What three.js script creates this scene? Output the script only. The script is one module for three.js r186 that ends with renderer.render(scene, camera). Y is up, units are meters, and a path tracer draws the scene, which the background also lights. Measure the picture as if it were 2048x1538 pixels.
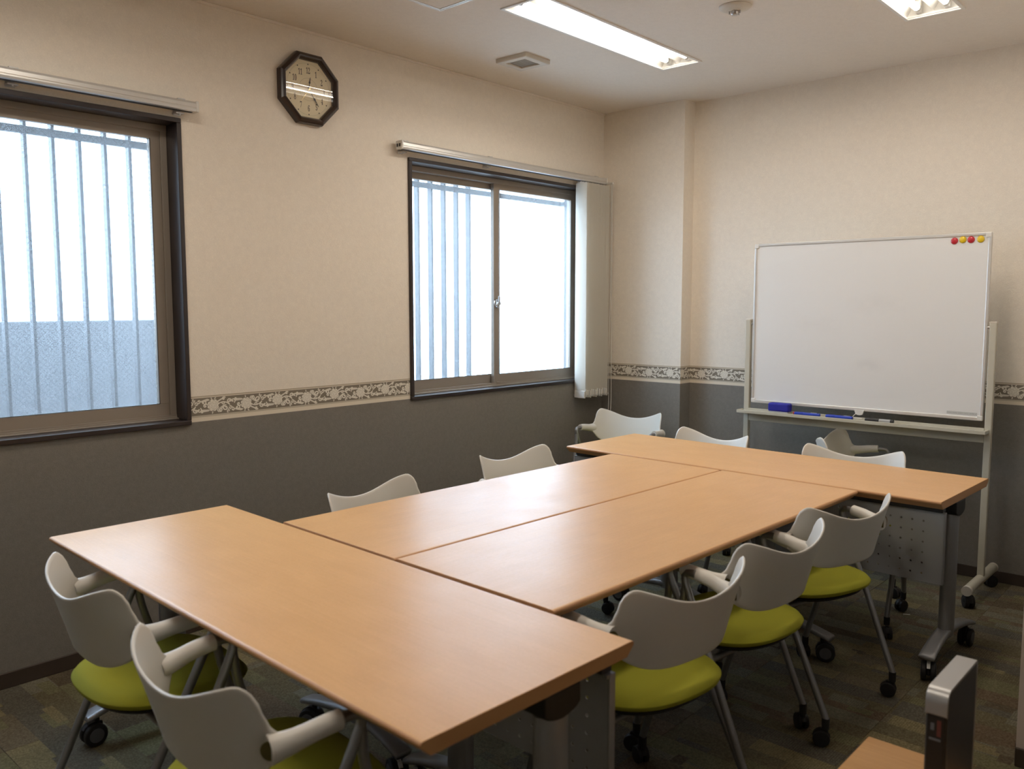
import * as THREE from 'three';
import { RoundedBoxGeometry } from 'three/addons/geometries/RoundedBoxGeometry.js';
import { mergeGeometries, mergeVertices } from 'three/addons/utils/BufferGeometryUtils.js';
import { RectAreaLightUniformsLib } from 'three/addons/lights/RectAreaLightUniformsLib.js';

RectAreaLightUniformsLib.init();
const scene = new THREE.Scene();
const renderer = new THREE.WebGLRenderer();
renderer.shadowMap.enabled = true;
renderer.toneMapping = THREE.LinearToneMapping;
renderer.toneMappingExposure = 1.0;

// ---------------------------------------------------------------- camera
const camera = new THREE.PerspectiveCamera(2 * Math.atan(769 / 1689.757) * 180 / Math.PI, 2048 / 1538, 0.05, 200);
camera.rotation.order = 'YXZ';
camera.position.set(3.4326, 1.4198, 4.8187);
camera.rotation.set(-0.0936, 0.7371, -0.0005);
camera.focus = 4.4;
camera.userData.fStop = 4.0;

// ---------------------------------------------------------------- sky and lamps
scene.background = new THREE.Color().setRGB(0.64, 0.82, 1.0);
scene.backgroundIntensity = 11.5;
const LAMP = { color: new THREE.Color().setRGB(1.0, 0.905, 0.78), power: 39, glow: 6 };

// ---------------------------------------------------------------- helpers
let seed = 7;
function rnd() { seed = (seed * 1664525 + 1013904223) % 4294967296; return seed / 4294967296; }
const V = (x, y, z) => new THREE.Vector3(x, y, z);
const used = {};
function numbered(name) { const n = used[name] = (used[name] ?? -1) + 1; return n ? name + '_' + String(n).padStart(3, '0') : name; }
function shade(o) { o.castShadow = true; o.receiveShadow = true; return o; }
function part(name, geo, material, parent, label) {
  const list = [].concat(geo);
  const g = list.length > 1 ? mergeGeometries(list.map((x) => plain(x))) : list[0];
  const m = shade(new THREE.Mesh(g, material));
  m.name = name;
  if (label) m.userData.label = label;
  parent.add(m);
  return m;
}
function plain(g) {
  const o = g.index ? g.toNonIndexed() : g.clone();
  for (const k of Object.keys(o.attributes)) if (!['position', 'normal', 'uv'].includes(k)) o.deleteAttribute(k);
  if (!o.attributes.uv) o.setAttribute('uv', new THREE.BufferAttribute(new Float32Array(o.attributes.position.count * 2), 2));
  o.morphAttributes = {};
  return o;
}
function thing(name, label, category, pos = [0, 0, 0], turn = 0, group) {
  const o = new THREE.Group();
  o.name = numbered(name); scene.add(o);
  o.position.set(...pos); o.rotation.y = turn;
  o.userData = { label, category };
  if (group) o.userData.group = group;
  return o;
}
function solo(name, geo, material, label, category, group) {
  const m = part(name, geo, material, scene);
  m.name = numbered(name); m.userData = { label, category };
  if (group) m.userData.group = group;
  return m;
}
function struct(name, geo, material) {
  const m = part(name, geo, material, scene); m.name = name; m.userData = { kind: 'structure' }; return m;
}
function structGroup(name) { const o = new THREE.Group(); o.name = name; o.userData = { kind: 'structure' }; scene.add(o); return o; }
// planar uv in metres
function metric(g, turn = false) {
  g = plain(g); const p = g.attributes.position, n = g.attributes.normal, uv = new Float32Array(p.count * 2);
  for (let i = 0; i < p.count; i++) {
    const ax = Math.abs(n.getX(i)), ay = Math.abs(n.getY(i)), az = Math.abs(n.getZ(i));
    let u, v;
    if (ay >= ax && ay >= az) { u = p.getX(i); v = p.getZ(i); } else if (ax >= az) { u = p.getZ(i); v = p.getY(i); } else { u = p.getX(i); v = p.getY(i); }
    uv[2 * i] = turn ? v : u; uv[2 * i + 1] = turn ? u : v;
  }
  g.setAttribute('uv', new THREE.BufferAttribute(uv, 2));
  return g;
}
const span = (x0, x1, y0, y1, z0, z1) => metric(new THREE.BoxGeometry(x1 - x0, y1 - y0, z1 - z0).translate((x0 + x1) / 2, (y0 + y1) / 2, (z0 + z1) / 2));
function rbox(w, h, d, r, x = 0, y = 0, z = 0, seg = 3) { return metric(new RoundedBoxGeometry(w, h, d, seg, Math.min(r, w / 2.01, h / 2.01, d / 2.01)).translate(x, y, z)); }
const rspan = (x0, x1, y0, y1, z0, z1, r = 0.003, seg = 2) => rbox(x1 - x0, y1 - y0, z1 - z0, r, (x0 + x1) / 2, (y0 + y1) / 2, (z0 + z1) / 2, seg);
function tube(points, r, seg = 24, sides = 12, tension = 0.5, caps = true) {
  const c = new THREE.CatmullRomCurve3(points.map((p) => V(...p)), false, 'catmullrom', tension);
  const list = [plain(new THREE.TubeGeometry(c, seg, r, sides))];
  if (caps) for (const t of [0, 1]) {
    const d = new THREE.CircleGeometry(r, sides), dir = c.getTangentAt(t).multiplyScalar(t ? 1 : -1);
    d.applyQuaternion(new THREE.Quaternion().setFromUnitVectors(V(0, 0, 1), dir)); const p = c.getPointAt(t); d.translate(p.x, p.y, p.z);
    list.push(plain(d));
  }
  return mergeGeometries(list);
}
// straight rod with rounded bends: polyline with fillets
function bent(points, r, fillet, sides = 12) {
  const path = new THREE.CurvePath(), P = points.map((p) => V(...p));
  let from = P[0];
  for (let i = 1; i < P.length - 1; i++) {
    const a = P[i - 1].clone().sub(P[i]).normalize(), b = P[i + 1].clone().sub(P[i]).normalize();
    const p1 = P[i].clone().addScaledVector(a, fillet), p2 = P[i].clone().addScaledVector(b, fillet);
    path.add(new THREE.LineCurve3(from, p1)); path.add(new THREE.QuadraticBezierCurve3(p1, P[i], p2)); from = p2;
  }
  path.add(new THREE.LineCurve3(from, P[P.length - 1]));
  const pts = [];
  for (const c of path.curves) { const n = c.isLineCurve3 ? 2 : 8; for (let k = 0; k <= n; k++) { const p = c.getPoint(k / n); if (!pts.length || pts[pts.length - 1].distanceTo(p) > 1e-5) pts.push(p); } }
  const pl = new THREE.CatmullRomCurve3(pts, false, 'centripetal');
  const list = [plain(new THREE.TubeGeometry(pl, pts.length * 3, r, sides))];
  for (const t of [0, 1]) { const d = new THREE.CircleGeometry(r, sides), dir = pl.getTangentAt(t).multiplyScalar(t ? 1 : -1); d.applyQuaternion(new THREE.Quaternion().setFromUnitVectors(V(0, 0, 1), dir)); const p = pl.getPointAt(t); d.translate(p.x, p.y, p.z); list.push(plain(d)); }
  return mergeGeometries(list);
}
function cyl(r0, r1, h, x, y, z, axis = 'y', sides = 24) { const g = new THREE.CylinderGeometry(r0, r1, h, sides); if (axis === 'x') g.rotateZ(Math.PI / 2); if (axis === 'z') g.rotateX(Math.PI / 2); return g.translate(x, y, z); }
function lathe(pts, sides = 32) { return new THREE.LatheGeometry(pts.map(([a, b]) => new THREE.Vector2(a, b)), sides); }
function extrude(shape, depth, bevel = 0, seg = 2, curve = 10) { return new THREE.ExtrudeGeometry(shape, { depth, bevelEnabled: bevel > 0, bevelSize: bevel, bevelThickness: bevel, bevelSegments: seg, curveSegments: curve, bevelOffset: -bevel }); }

// ---------------------------------------------------------------- textures
function grid(n, cells, sd) { // tileable value noise
  const s0 = seed; seed = sd; const a = new Float32Array(cells * cells).map(() => rnd()); seed = s0;
  const out = new Float32Array(n * n), f = (t) => t * t * (3 - 2 * t);
  for (let j = 0; j < n; j++) for (let i = 0; i < n; i++) {
    const x = i / n * cells, y = j / n * cells, x0 = Math.floor(x), y0 = Math.floor(y), u = f(x - x0), v = f(y - y0), A = (p, q) => a[(q % cells) * cells + (p % cells)];
    out[j * n + i] = (A(x0, y0) * (1 - u) + A(x0 + 1, y0) * u) * (1 - v) + (A(x0, y0 + 1) * (1 - u) + A(x0 + 1, y0 + 1) * u) * v;
  }
  return out;
}
function data(n, fn, srgb = true, m = n) {
  const d = new Uint8Array(n * m * 4);
  for (let j = 0; j < m; j++) for (let i = 0; i < n; i++) { const c = fn(i, j, j * n + i); for (let k = 0; k < 3; k++) d[(j * n + i) * 4 + k] = Math.max(0, Math.min(255, c[k])); d[(j * n + i) * 4 + 3] = 255; }
  const t = new THREE.DataTexture(d, n, m); t.wrapS = t.wrapT = THREE.RepeatWrapping; t.magFilter = THREE.LinearFilter; t.minFilter = THREE.LinearMipmapLinearFilter; t.generateMipmaps = true;
  if (srgb) t.colorSpace = THREE.SRGBColorSpace;
  t.needsUpdate = true; return t;
}
function scaled(t, sx, sy = sx) { const c = t.clone(); c.repeat.set(1 / sx, 1 / sy); c.needsUpdate = true; return c; }
const N = 512;
const n256 = grid(N, 256, 11), n128 = grid(N, 128, 12), n32 = grid(N, 32, 13), n8 = grid(N, 8, 14), n64 = grid(N, 64, 15);
// cream wallpaper with short pale flecks
const fleck = new Float32Array(N * N);
for (let k = 0; k < 900; k++) {
  const x = rnd() * N, y = rnd() * N, a = rnd() * 6.283, l = 3 + rnd() * 6;
  for (let s = 0; s < l; s += 0.5) { const i = ((Math.round(x + Math.cos(a + s * 0.08) * s) % N) + N) % N, j = ((Math.round(y + Math.sin(a + s * 0.08) * s) % N) + N) % N; fleck[j * N + i] = 0.5 + rnd() * 0.5; }
}
const creamMap = data(N, (i, j, k) => { const v = (n256[k] - 0.5) * 7 + (n32[k] - 0.5) * 4 + fleck[k] * 10; return [237 + v, 227 + v, 213 + v * 0.9]; });
const wallBump = data(N, (i, j, k) => { const v = 90 + n256[k] * 70 + n64[k] * 40 + fleck[k] * 50; return [v, v, v]; }, false);
const slateMap = data(N, (i, j, k) => { const v = (n256[k] - 0.5) * 12 + (n32[k] - 0.5) * 5; const w = ((j % 4) < 2 ? 2 : -2); return [128 + v + w, 122 + v + w, 114 + v + w]; });
const ceilMap = data(N, (i, j, k) => { const v = (n256[k] - 0.5) * 8 + (n32[k] - 0.5) * 3; return [234 + v, 225 + v, 214 + v]; });
// laminate wood grain, long along u
const woodStreak = new Float32Array(N * N); { const a = grid(N, 128, 21), b = grid(N, 16, 22); for (let j = 0; j < N; j++) for (let i = 0; i < N; i++) woodStreak[j * N + i] = a[j * N + ((i >> 4) + 7 * ((j * 13) % 5)) % N] * 0.7 + b[j * N + (i >> 2)] * 0.3; }
const woodMap = data(N, (i, j, k) => { const v = (woodStreak[k] - 0.5) * 13 + (n256[k] - 0.5) * 6 + (n8[k] - 0.5) * 6; return [216 + v, 166 + v, 111 + v * 0.9]; });
const woodRough = data(N, (i, j, k) => { const v = 104 + (n8[k] - 0.5) * 14 + (n128[k] - 0.5) * 12; return [v, v, v]; }, false);
const deskMap = data(N, (i, j, k) => { const v = (woodStreak[k] - 0.5) * 26 + (n8[k] - 0.5) * 12; return [196 + v, 146 + v, 86 + v]; });
// fabric
const weave = data(128, (i, j) => { const v = 128 + 70 * Math.sin(i / 128 * Math.PI * 2 * 16) * Math.sin(j / 128 * Math.PI * 2 * 16); return [v, v, v]; }, false);
// carpet: planks of mixed browns, four tile prints
const carpetColors = [[122, 108, 76], [108, 98, 72], [118, 112, 80], [110, 92, 70], [98, 92, 78], [132, 120, 86], [114, 102, 80], [96, 84, 64], [120, 114, 94]];
function carpet(sd) {
  seed = sd; const M = 512, id = new Float32Array(M * M * 4);
  const put = (x, y, w, h, c, rib) => { for (let j = 0; j < h; j++) for (let i = 0; i < w; i++) { const X = x + i, Y = y + j; if (X < 0 || Y < 0 || X >= M || Y >= M) continue; const k = (Y * M + X) * 4; id[k] = c[0]; id[k + 1] = c[1]; id[k + 2] = c[2]; id[k + 3] = rib; } };
  put(0, 0, M, M, carpetColors[1], 0);
  for (let y = 0; y < M;) { const h = 60 + Math.floor(rnd() * 80); let x = 0; while (x < M) { const w = 130 + Math.floor(rnd() * 260); put(x, y, w, h, carpetColors[Math.floor(rnd() * carpetColors.length)], rnd() < 0.35 ? 1 : 0); x += w; } y += h; }
  for (let k = 0; k < 7; k++) put(Math.floor(rnd() * M), Math.floor(rnd() * M), 40 + rnd() * 120 | 0, 24 + rnd() * 60 | 0, carpetColors[Math.floor(rnd() * carpetColors.length)], rnd() < 0.5 ? 1 : 0);
  const s = sd;
  return data(M, (i, j, k) => { const g = (rnd() - 0.5) * 34 + (n128[k] - 0.5) * 34 + (id[k * 4 + 3] ? ((i + (s % 3)) % 8 < 4 ? 5 : -6) : 0); return [id[k * 4] + g, id[k * 4 + 1] + g, id[k * 4 + 2] + g * 0.9]; });
}
const carpetMaps = [carpet(101), carpet(202), carpet(303), carpet(404)];
seed = 99;
const carpetBump = data(256, () => { const v = 60 + rnd() * 160; return [v, v, v]; }, false);
seed = 7;
// wired glass
const wireMap = data(256, (i, j) => { const p = (i + j) % 128, q = (i - j + 256) % 128; const on = p < 4 || q < 4; return on ? [150, 156, 166] : [246, 249, 252]; });

// floral wallpaper border, one repeat 0.32 m wide, 0.11 m high
function floral() {
  const W = 1280, H = 440, cv = document.createElement('canvas'); cv.width = W; cv.height = H; const c = cv.getContext('2d');
  c.fillStyle = '#e6d9c6'; c.fillRect(0, 0, W, H);
  c.fillStyle = '#a39680'; c.fillRect(0, 4, W, 12); c.fillStyle = '#cabda8'; c.fillRect(0, 20, W, 8);
  c.fillStyle = '#83796a'; c.fillRect(0, 36, W, 302);
  c.fillStyle = '#cfc3b0'; c.fillRect(0, 338, W, 14); c.fillStyle = '#a89c88'; c.fillRect(0, 352, W, 9); c.fillStyle = '#d6cab6'; c.fillRect(0, 366, W, 8);
  const ink = '#e9e1d3', dim = '#a79c8a';
  c.lineCap = 'round'; c.lineJoin = 'round';
  const at = (fn) => { for (const o of [-W, 0, W]) { c.save(); c.translate(o, 0); fn(); c.restore(); } };
  const leaf = (x, y, a, l, w) => { c.save(); c.translate(x, y); c.rotate(a); c.fillStyle = ink; c.beginPath(); c.moveTo(0, 0); c.quadraticCurveTo(l * 0.5, -w, l, 0); c.quadraticCurveTo(l * 0.5, w, 0, 0); c.fill(); c.strokeStyle = dim; c.lineWidth = 3; c.beginPath(); c.moveTo(l * 0.15, 0); c.lineTo(l * 0.8, 0); c.stroke(); c.restore(); };
  const curl = (x, y, r, a0, dir, lw = 15) => { c.strokeStyle = ink; c.lineWidth = lw; c.beginPath(); for (let t = 0; t <= 1.001; t += 0.03) { const a = a0 + dir * t * 5.2, q = r * (1 - 0.78 * t); const px = x + Math.cos(a) * q, py = y + Math.sin(a) * q; t ? c.lineTo(px, py) : c.moveTo(px, py); } c.stroke(); c.fillStyle = ink; c.beginPath(); const a = a0 + dir * 5.2; c.arc(x + Math.cos(a) * r * 0.22, y + Math.sin(a) * r * 0.22, lw * 0.8, 0, 7); c.fill(); };
  const flower = (x, y, r, flip) => {
    c.fillStyle = ink;
    for (let k = 0; k < 8; k++) { const a = k * Math.PI / 4 + 0.3; c.beginPath(); c.ellipse(x + Math.cos(a) * r * 0.62, y + flip * Math.sin(a) * r * 0.58, r * 0.42, r * 0.34, a * flip, 0, 7); c.fill(); }
    c.beginPath(); c.arc(x, y, r * 0.75, 0, 7); c.fill();
    c.strokeStyle = dim; c.lineWidth = 4;
    for (const [q, s] of [[0.28, 0], [0.5, 1.2], [0.72, 2.5]]) for (let k = 0; k < 3; k++) { c.beginPath(); c.arc(x, y, r * q, s + k * 2.1, s + k * 2.1 + 1.45); c.stroke(); }
    for (let k = 0; k < 7; k++) { const a = k * 0.9 + 0.5; c.beginPath(); c.moveTo(x + Math.cos(a) * r * 0.78, y + Math.sin(a) * r * 0.72); c.lineTo(x + Math.cos(a) * r * 0.95, y + Math.sin(a) * r * 0.9); c.stroke(); }
  };
  const motif = (x, y, f) => { at(() => {
    const W0 = 26;
    for (let k = 0; k < 6; k++) { leaf(x + 62 + k * 22, y - f * (66 - k * 9), f * (-1.0 + k * 0.22), 84, W0); leaf(x - 60 - k * 27, y - f * (70 - k * 3), f * (0.45 + k * 0.1) + Math.PI, 72, W0); }
    for (let k = 0; k < 5; k++) { leaf(x + 54 + k * 30, y + f * (56 + k * 9), f * (0.25 + k * 0.12), 84, W0); leaf(x - 62 - k * 28, y + f * (88 - k * 7), f * -0.4 + Math.PI, 76, W0); }
    curl(x + 236, y - f * 58, 56, f * 2.4, f, 22); curl(x - 180, y + f * 60, 52, f * 5.2, f, 22); curl(x + 128, y - f * 100, 38, f * 1.2, -f, 18); curl(x - 150, y - f * 4, 44, f * 0.4, f, 19); curl(x + 312, y + f * 58, 50, f * 4.4, -f, 20); curl(x + 196, y + f * 34, 34, f * 3.2, f, 17);
    c.strokeStyle = ink; c.lineWidth = 19; c.beginPath(); c.moveTo(x + 80, y + f * 8); c.bezierCurveTo(x + 150, y + f * 50, x + 220, y + f * 70, x + 310, y - f * 10); c.stroke();
    for (let k = 0; k < 4; k++) { leaf(x + 262 + k * 20, y + f * (18 + k * 26), f * (0.6 - k * 0.5), 78, W0); leaf(x + 300 - k * 12, y - f * (30 + k * 22), f * (-0.4 - k * 0.35), 72, W0); }
    curl(x + 200, y + f * 100, 36, f * 0.6, f, 17); curl(x - 214, y - f * 104, 32, f * 2.9, -f, 16); leaf(x + 20, y + f * 100, f * 0.9, 60, 22); leaf(x - 24, y + f * 98, f * 1.9, 60, 22); leaf(x - 10, y - f * 98, f * -1.8, 56, 22);
    curl(x - 262, y - f * 70, 44, f * 0.9, -f, 19); curl(x - 268, y + f * 84, 38, f * 3.9, f, 18);
    flower(x, y, 108, f);
  }); };
  c.save(); c.beginPath(); c.rect(0, 42, W, 290); c.clip();
  motif(300, 196, 1); motif(940, 178, -1);
  c.restore();
  const t = new THREE.CanvasTexture(cv); t.colorSpace = THREE.SRGBColorSpace; t.wrapS = THREE.RepeatWrapping; t.magFilter = THREE.LinearFilter; t.needsUpdate = true; return t;
}
const floralMap = floral();

// ---------------------------------------------------------------- materials
const std = (o) => new THREE.MeshStandardMaterial(o);
const phys = (o) => new THREE.MeshPhysicalMaterial(o);
const lin = (r, g, b) => new THREE.Color().setRGB(r, g, b);
const M = {
  cream: std({ map: scaled(creamMap, 0.6), bumpMap: scaled(wallBump, 0.6), bumpScale: 0.0012, roughness: 0.62 }),
  slate: std({ map: scaled(slateMap, 0.4), bumpMap: scaled(wallBump, 0.4), bumpScale: 0.0012, roughness: 0.6 }),
  border: std({ map: floralMap, roughness: 0.6 }),
  ceiling: std({ map: scaled(ceilMap, 0.5), bumpMap: scaled(wallBump, 0.35), bumpScale: 0.0008, roughness: 0.85 }),
  jamb: std({ color: lin(0.62, 0.53, 0.46), roughness: 0.6 }),
  base: std({ color: lin(0.055, 0.038, 0.028), roughness: 0.5 }),
  plaster: std({ color: lin(0.55, 0.52, 0.48), roughness: 0.9 }),
  slab: std({ color: lin(0.12, 0.11, 0.09), roughness: 0.95 }),
  casing: phys({ color: lin(0.022, 0.014, 0.014), roughness: 0.38, clearcoat: 0.3, clearcoatRoughness: 0.3 }),
  sash: std({ color: lin(0.33, 0.285, 0.24), metalness: 0.3, roughness: 0.42 }),
  glass: phys({ map: scaled(wireMap, 0.045), transmission: 1, thickness: 0, roughness: 0.26, ior: 1.5 }),
  gasket: std({ color: lin(0.03, 0.03, 0.035), roughness: 0.6 }),
  steel: std({ color: lin(0.55, 0.55, 0.55), metalness: 0.9, roughness: 0.3 }),
  alu: std({ color: lin(0.70, 0.69, 0.67), metalness: 0.55, roughness: 0.38 }),
  whitePlastic: std({ color: lin(0.74, 0.72, 0.68), roughness: 0.45 }),
  blind: phys({ color: lin(0.84, 0.80, 0.72), roughness: 0.95, transmission: 0.3, thickness: 0, bumpMap: scaled(weave, 0.02), bumpScale: 0.0003 }),
  cord: std({ color: lin(0.62, 0.59, 0.53), roughness: 0.8 }),
  wood: phys({ map: scaled(woodMap, 0.7, 0.5), roughnessMap: scaled(woodRough, 0.9), roughness: 1.0, clearcoat: 0.08, clearcoatRoughness: 0.35 }),
  woodEdge: std({ color: lin(0.54, 0.27, 0.115), roughness: 0.4 }),
  silver: std({ color: lin(0.36, 0.36, 0.37), metalness: 0.5, roughness: 0.42 }),
  panel: std({ color: lin(0.42, 0.425, 0.44), metalness: 0.3, roughness: 0.38 }),
  darkSteel: std({ color: lin(0.05, 0.052, 0.06), metalness: 0.2, roughness: 0.5 }),
  black: std({ color: lin(0.012, 0.012, 0.013), roughness: 0.45 }),
  rubber: std({ color: lin(0.018, 0.018, 0.02), roughness: 0.6 }),
  hub: std({ color: lin(0.13, 0.135, 0.15), roughness: 0.5 }),
  shell: std({ color: lin(0.70, 0.665, 0.605), roughness: 0.42 }),
  seat: phys({ color: lin(0.35, 0.335, 0.018), roughness: 0.9, bumpMap: scaled(weave, 0.012), bumpScale: 0.0004, sheen: 0.25, sheenRoughness: 0.6, sheenColor: lin(0.5, 0.5, 0.1) }),
  olive: std({ color: lin(0.10, 0.085, 0.02), roughness: 0.8 }),
  tubeMetal: std({ color: lin(0.30, 0.30, 0.305), metalness: 0.6, roughness: 0.38 }),
  board: phys({ color: lin(0.76, 0.76, 0.755), roughness: 0.3, clearcoat: 0.35, clearcoatRoughness: 0.25 }),
  standPaint: std({ color: lin(0.52, 0.49, 0.40), roughness: 0.5 }),
  magnetRed: phys({ color: lin(0.55, 0.015, 0.03), roughness: 0.3, clearcoat: 0.6, clearcoatRoughness: 0.15 }),
  magnetYellow: phys({ color: lin(0.80, 0.55, 0.01), roughness: 0.3, clearcoat: 0.6, clearcoatRoughness: 0.15 }),
  blue: std({ color: lin(0.012, 0.012, 0.30), roughness: 0.6 }),
  markerBlue: std({ color: lin(0.01, 0.045, 0.42), roughness: 0.35 }),
  markerBlack: std({ color: lin(0.02, 0.02, 0.022), roughness: 0.4 }),
  labelGrey: std({ color: lin(0.42, 0.42, 0.42), roughness: 0.5 }),
  labelWhite: std({ color: lin(0.75, 0.78, 0.82), roughness: 0.5 }),
  tag: std({ color: lin(0.13, 0.035, 0.03), roughness: 0.5 }),
  redCap: std({ color: lin(0.45, 0.03, 0.03), roughness: 0.4 }),
  clockWood: phys({ color: lin(0.022, 0.010, 0.010), roughness: 0.3, clearcoat: 0.4, clearcoatRoughness: 0.2 }),
  gold: std({ color: lin(0.85, 0.62, 0.25), metalness: 0.8, roughness: 0.3 }),
  hand: std({ color: lin(0.015, 0.014, 0.013), roughness: 0.5 }),
  clearGlass: phys({ color: 0xffffff, transmission: 1, thickness: 0, roughness: 0, ior: 1.33 }),
  enamel: std({ color: lin(0.82, 0.81, 0.78), roughness: 0.4 }),
  tubeGlow: std({ color: 0xffffff, emissive: LAMP.color, emissiveIntensity: LAMP.glow, roughness: 0.4 }),
  vent: std({ color: lin(0.68, 0.63, 0.55), roughness: 0.5 }),
  ventMesh: std({ color: lin(0.42, 0.40, 0.36), roughness: 0.8 }),
  ventSlat: std({ color: lin(0.50, 0.47, 0.42), roughness: 0.7 }),
  desk: std({ map: scaled(deskMap, 0.6, 0.4), roughness: 0.45 }),
  pcShell: std({ color: lin(0.42, 0.41, 0.40), metalness: 0.5, roughness: 0.35 }),
  pcSide: std({ color: lin(0.05, 0.052, 0.058), roughness: 0.4 }),
  concrete: std({ color: lin(0.50, 0.50, 0.49), roughness: 0.95 }),
  blockWall: std({ color: lin(0.07, 0.073, 0.08), roughness: 0.95 }),
  grille: std({ color: lin(0.06, 0.062, 0.068), metalness: 0.0, roughness: 0.5 }),
  paper: std({ color: lin(0.8, 0.8, 0.78), roughness: 0.8 }),
};

// ---------------------------------------------------------------- room shell
const HC = 2.6895, HB = 0.9195, HT = 1.0301;
const XR = 2.907, ZJ = 1.90, XE = 4.5, ZB = 6.3;   // right wall, its corner, entrance side, back wall
const W1 = [3.087, 4.663], W2 = [0.273, 1.849], WY = [0.911, 2.190];

// one stretch of papered wall: boxes for the three bands, with an optional window opening; along = 'z' or 'x'
function bands(group, along, a0, a1, b0, b1, holes = []) {
  const box = (p0, p1, y0, y1) => (along === 'z' ? span(b0, b1, y0, y1, p0, p1) : span(p0, p1, y0, y1, b0, b1));
  for (const [y0, y1, mat, name] of [[0, HB, M.slate, 'dado_paper'], [HB, HT, M.border, 'floral_border'], [HT, HC + 0.12, M.cream, 'upper_paper']]) {
    const list = []; let p = a0;
    for (const [h0, h1] of [...holes, [a1, a1]]) {
      if (h0 > p) list.push(box(p, h0, y0, y1));
      if (h1 > h0) { if (WY[0] > y0 + 0.001) list.push(box(h0, h1, y0, Math.min(y1, WY[0]))); if (WY[1] < y1 - 0.001 && y1 > WY[1]) list.push(box(h0, h1, Math.max(y0, WY[1]), y1)); }
      p = h1;
    }
    const good = list.filter((g) => { g.computeBoundingBox(); const s = g.boundingBox.getSize(V(0, 0, 0)); return s.x > 1e-4 && s.y > 1e-4 && s.z > 1e-4; });
    if (mat === M.border) for (const g of good) { const p_ = g.attributes.position, n = g.attributes.normal, uv = g.attributes.uv; for (let i = 0; i < p_.count; i++) { const u = Math.abs(n.getX(i)) > 0.5 ? p_.getZ(i) * -1 : p_.getX(i); uv.setXY(i, (u + 0.015) / 0.32, (p_.getY(i) - HB) / (HT - HB)); } }
    part(name, good, mat, group);
  }
}
const wallLeft = structGroup('wall_left'); bands(wallLeft, 'z', -0.15, ZB, -0.2, 0, [W2, W1]);
const wallFar = structGroup('wall_far'); bands(wallFar, 'x', 0, XR, -0.15, 0);
const pillar = structGroup('wall_pillar'); bands(pillar, 'x', 0, 0.617, 0, 0.12);
const wallRight = structGroup('wall_right'); bands(wallRight, 'z', -0.15, ZJ, XR, XR + 0.14);
const wallJog = structGroup('wall_alcove'); bands(wallJog, 'x', XR + 0.14, XE, ZJ - 0.14, ZJ);
const wallEntry = structGroup('wall_entry'); bands(wallEntry, 'z', ZJ - 0.14, ZB, XE, XE + 0.14);
const wallBack = structGroup('wall_back'); bands(wallBack, 'x', -0.2, XE + 0.14, ZB, ZB + 0.14);
struct('baseboard_left', rspan(0, 0.009, 0.0, 0.06, 0.129, ZB, 0.003), M.base);
struct('baseboard_pillar', [rspan(0, 0.626, 0, 0.06, 0.12, 0.129, 0.003), rspan(0.617, 0.626, 0, 0.06, 0.009, 0.12, 0.003)], M.base);
struct('baseboard_far', rspan(0.626, XR, 0, 0.06, 0, 0.009, 0.003), M.base);
struct('baseboard_right', [rspan(XR - 0.006, XR, 0, 0.06, 0.009, ZJ, 0.002), rspan(XR, XE, 0, 0.06, ZJ + 0.022, ZJ + 0.031, 0.003)], M.base);

// floor slab and carpet tiles
const floor = structGroup('floor');
part('slab', span(-0.2, XE + 0.14, -0.16, -0.007, -0.15, ZB + 0.14), M.slab, floor);
{
  const TS = 0.5, tileGeo = (() => { const g = new RoundedBoxGeometry(TS - 0.0006, 0.007, TS - 0.0006, 1, 0.0012); const p = g.attributes.position, uv = g.attributes.uv; for (let i = 0; i < p.count; i++) uv.setXY(i, p.getX(i) / TS + 0.5, p.getZ(i) / TS + 0.5); return g.translate(0, -0.0035, 0); })();
  const mats = carpetMaps.map((t) => std({ map: t, bumpMap: scaled(carpetBump, 0.25), bumpScale: 0.003, roughness: 0.96 }));
  for (let j = 0; j < 13; j++) for (let i = 0; i < 9; i++) {
    const x = 0.25 + i * TS, z = 0.25 + j * TS; if (x - 0.25 > XR - 0.02 && z + 0.2 < ZJ) { rnd(); rnd(); continue; }
    const t = part('carpet_tile', tileGeo, mats[Math.floor(rnd() * 4)], floor); t.position.set(x, 0, z); t.rotation.y = (Math.floor(rnd() * 2) * 2) * Math.PI / 2;
  }
}

// ceiling with openings for the two recessed lights
const LIGHTS = [[0.872, 1.101, 0.785, 2.057], [2.111, 2.340, 0.735, 2.007], [0.872, 1.101, 3.33, 4.602], [2.111, 2.340, 3.28, 4.552]];
{
  const c = []; const y0 = HC, y1 = HC + 0.12;
  c.push(span(-0.2, LIGHTS[0][0], y0, y1, -0.15, ZB + 0.14), span(LIGHTS[0][1], LIGHTS[1][0], y0, y1, -0.15, ZB + 0.14), span(LIGHTS[1][1], XE + 0.14, y0, y1, -0.15, ZB + 0.14));
  for (const k of [0, 1]) { const [a, b, z0, z1] = LIGHTS[k], [, , z2, z3] = LIGHTS[k + 2]; c.push(span(a, b, y0, y1, -0.15, z0), span(a, b, y0, y1, z1, z2), span(a, b, y0, y1, z3, ZB + 0.14)); }
  struct('ceiling', c, M.ceiling);
}
struct('trim_2', rspan(XR, XR + 0.16, 0.0, HC, ZJ - 0.001, ZJ + 0.022, 0.003), M.jamb);
struct('trim_1', [rspan(0, 0.008, HC - 0.012, HC, 0.12, ZB, 0.002)], M.cream);

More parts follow.
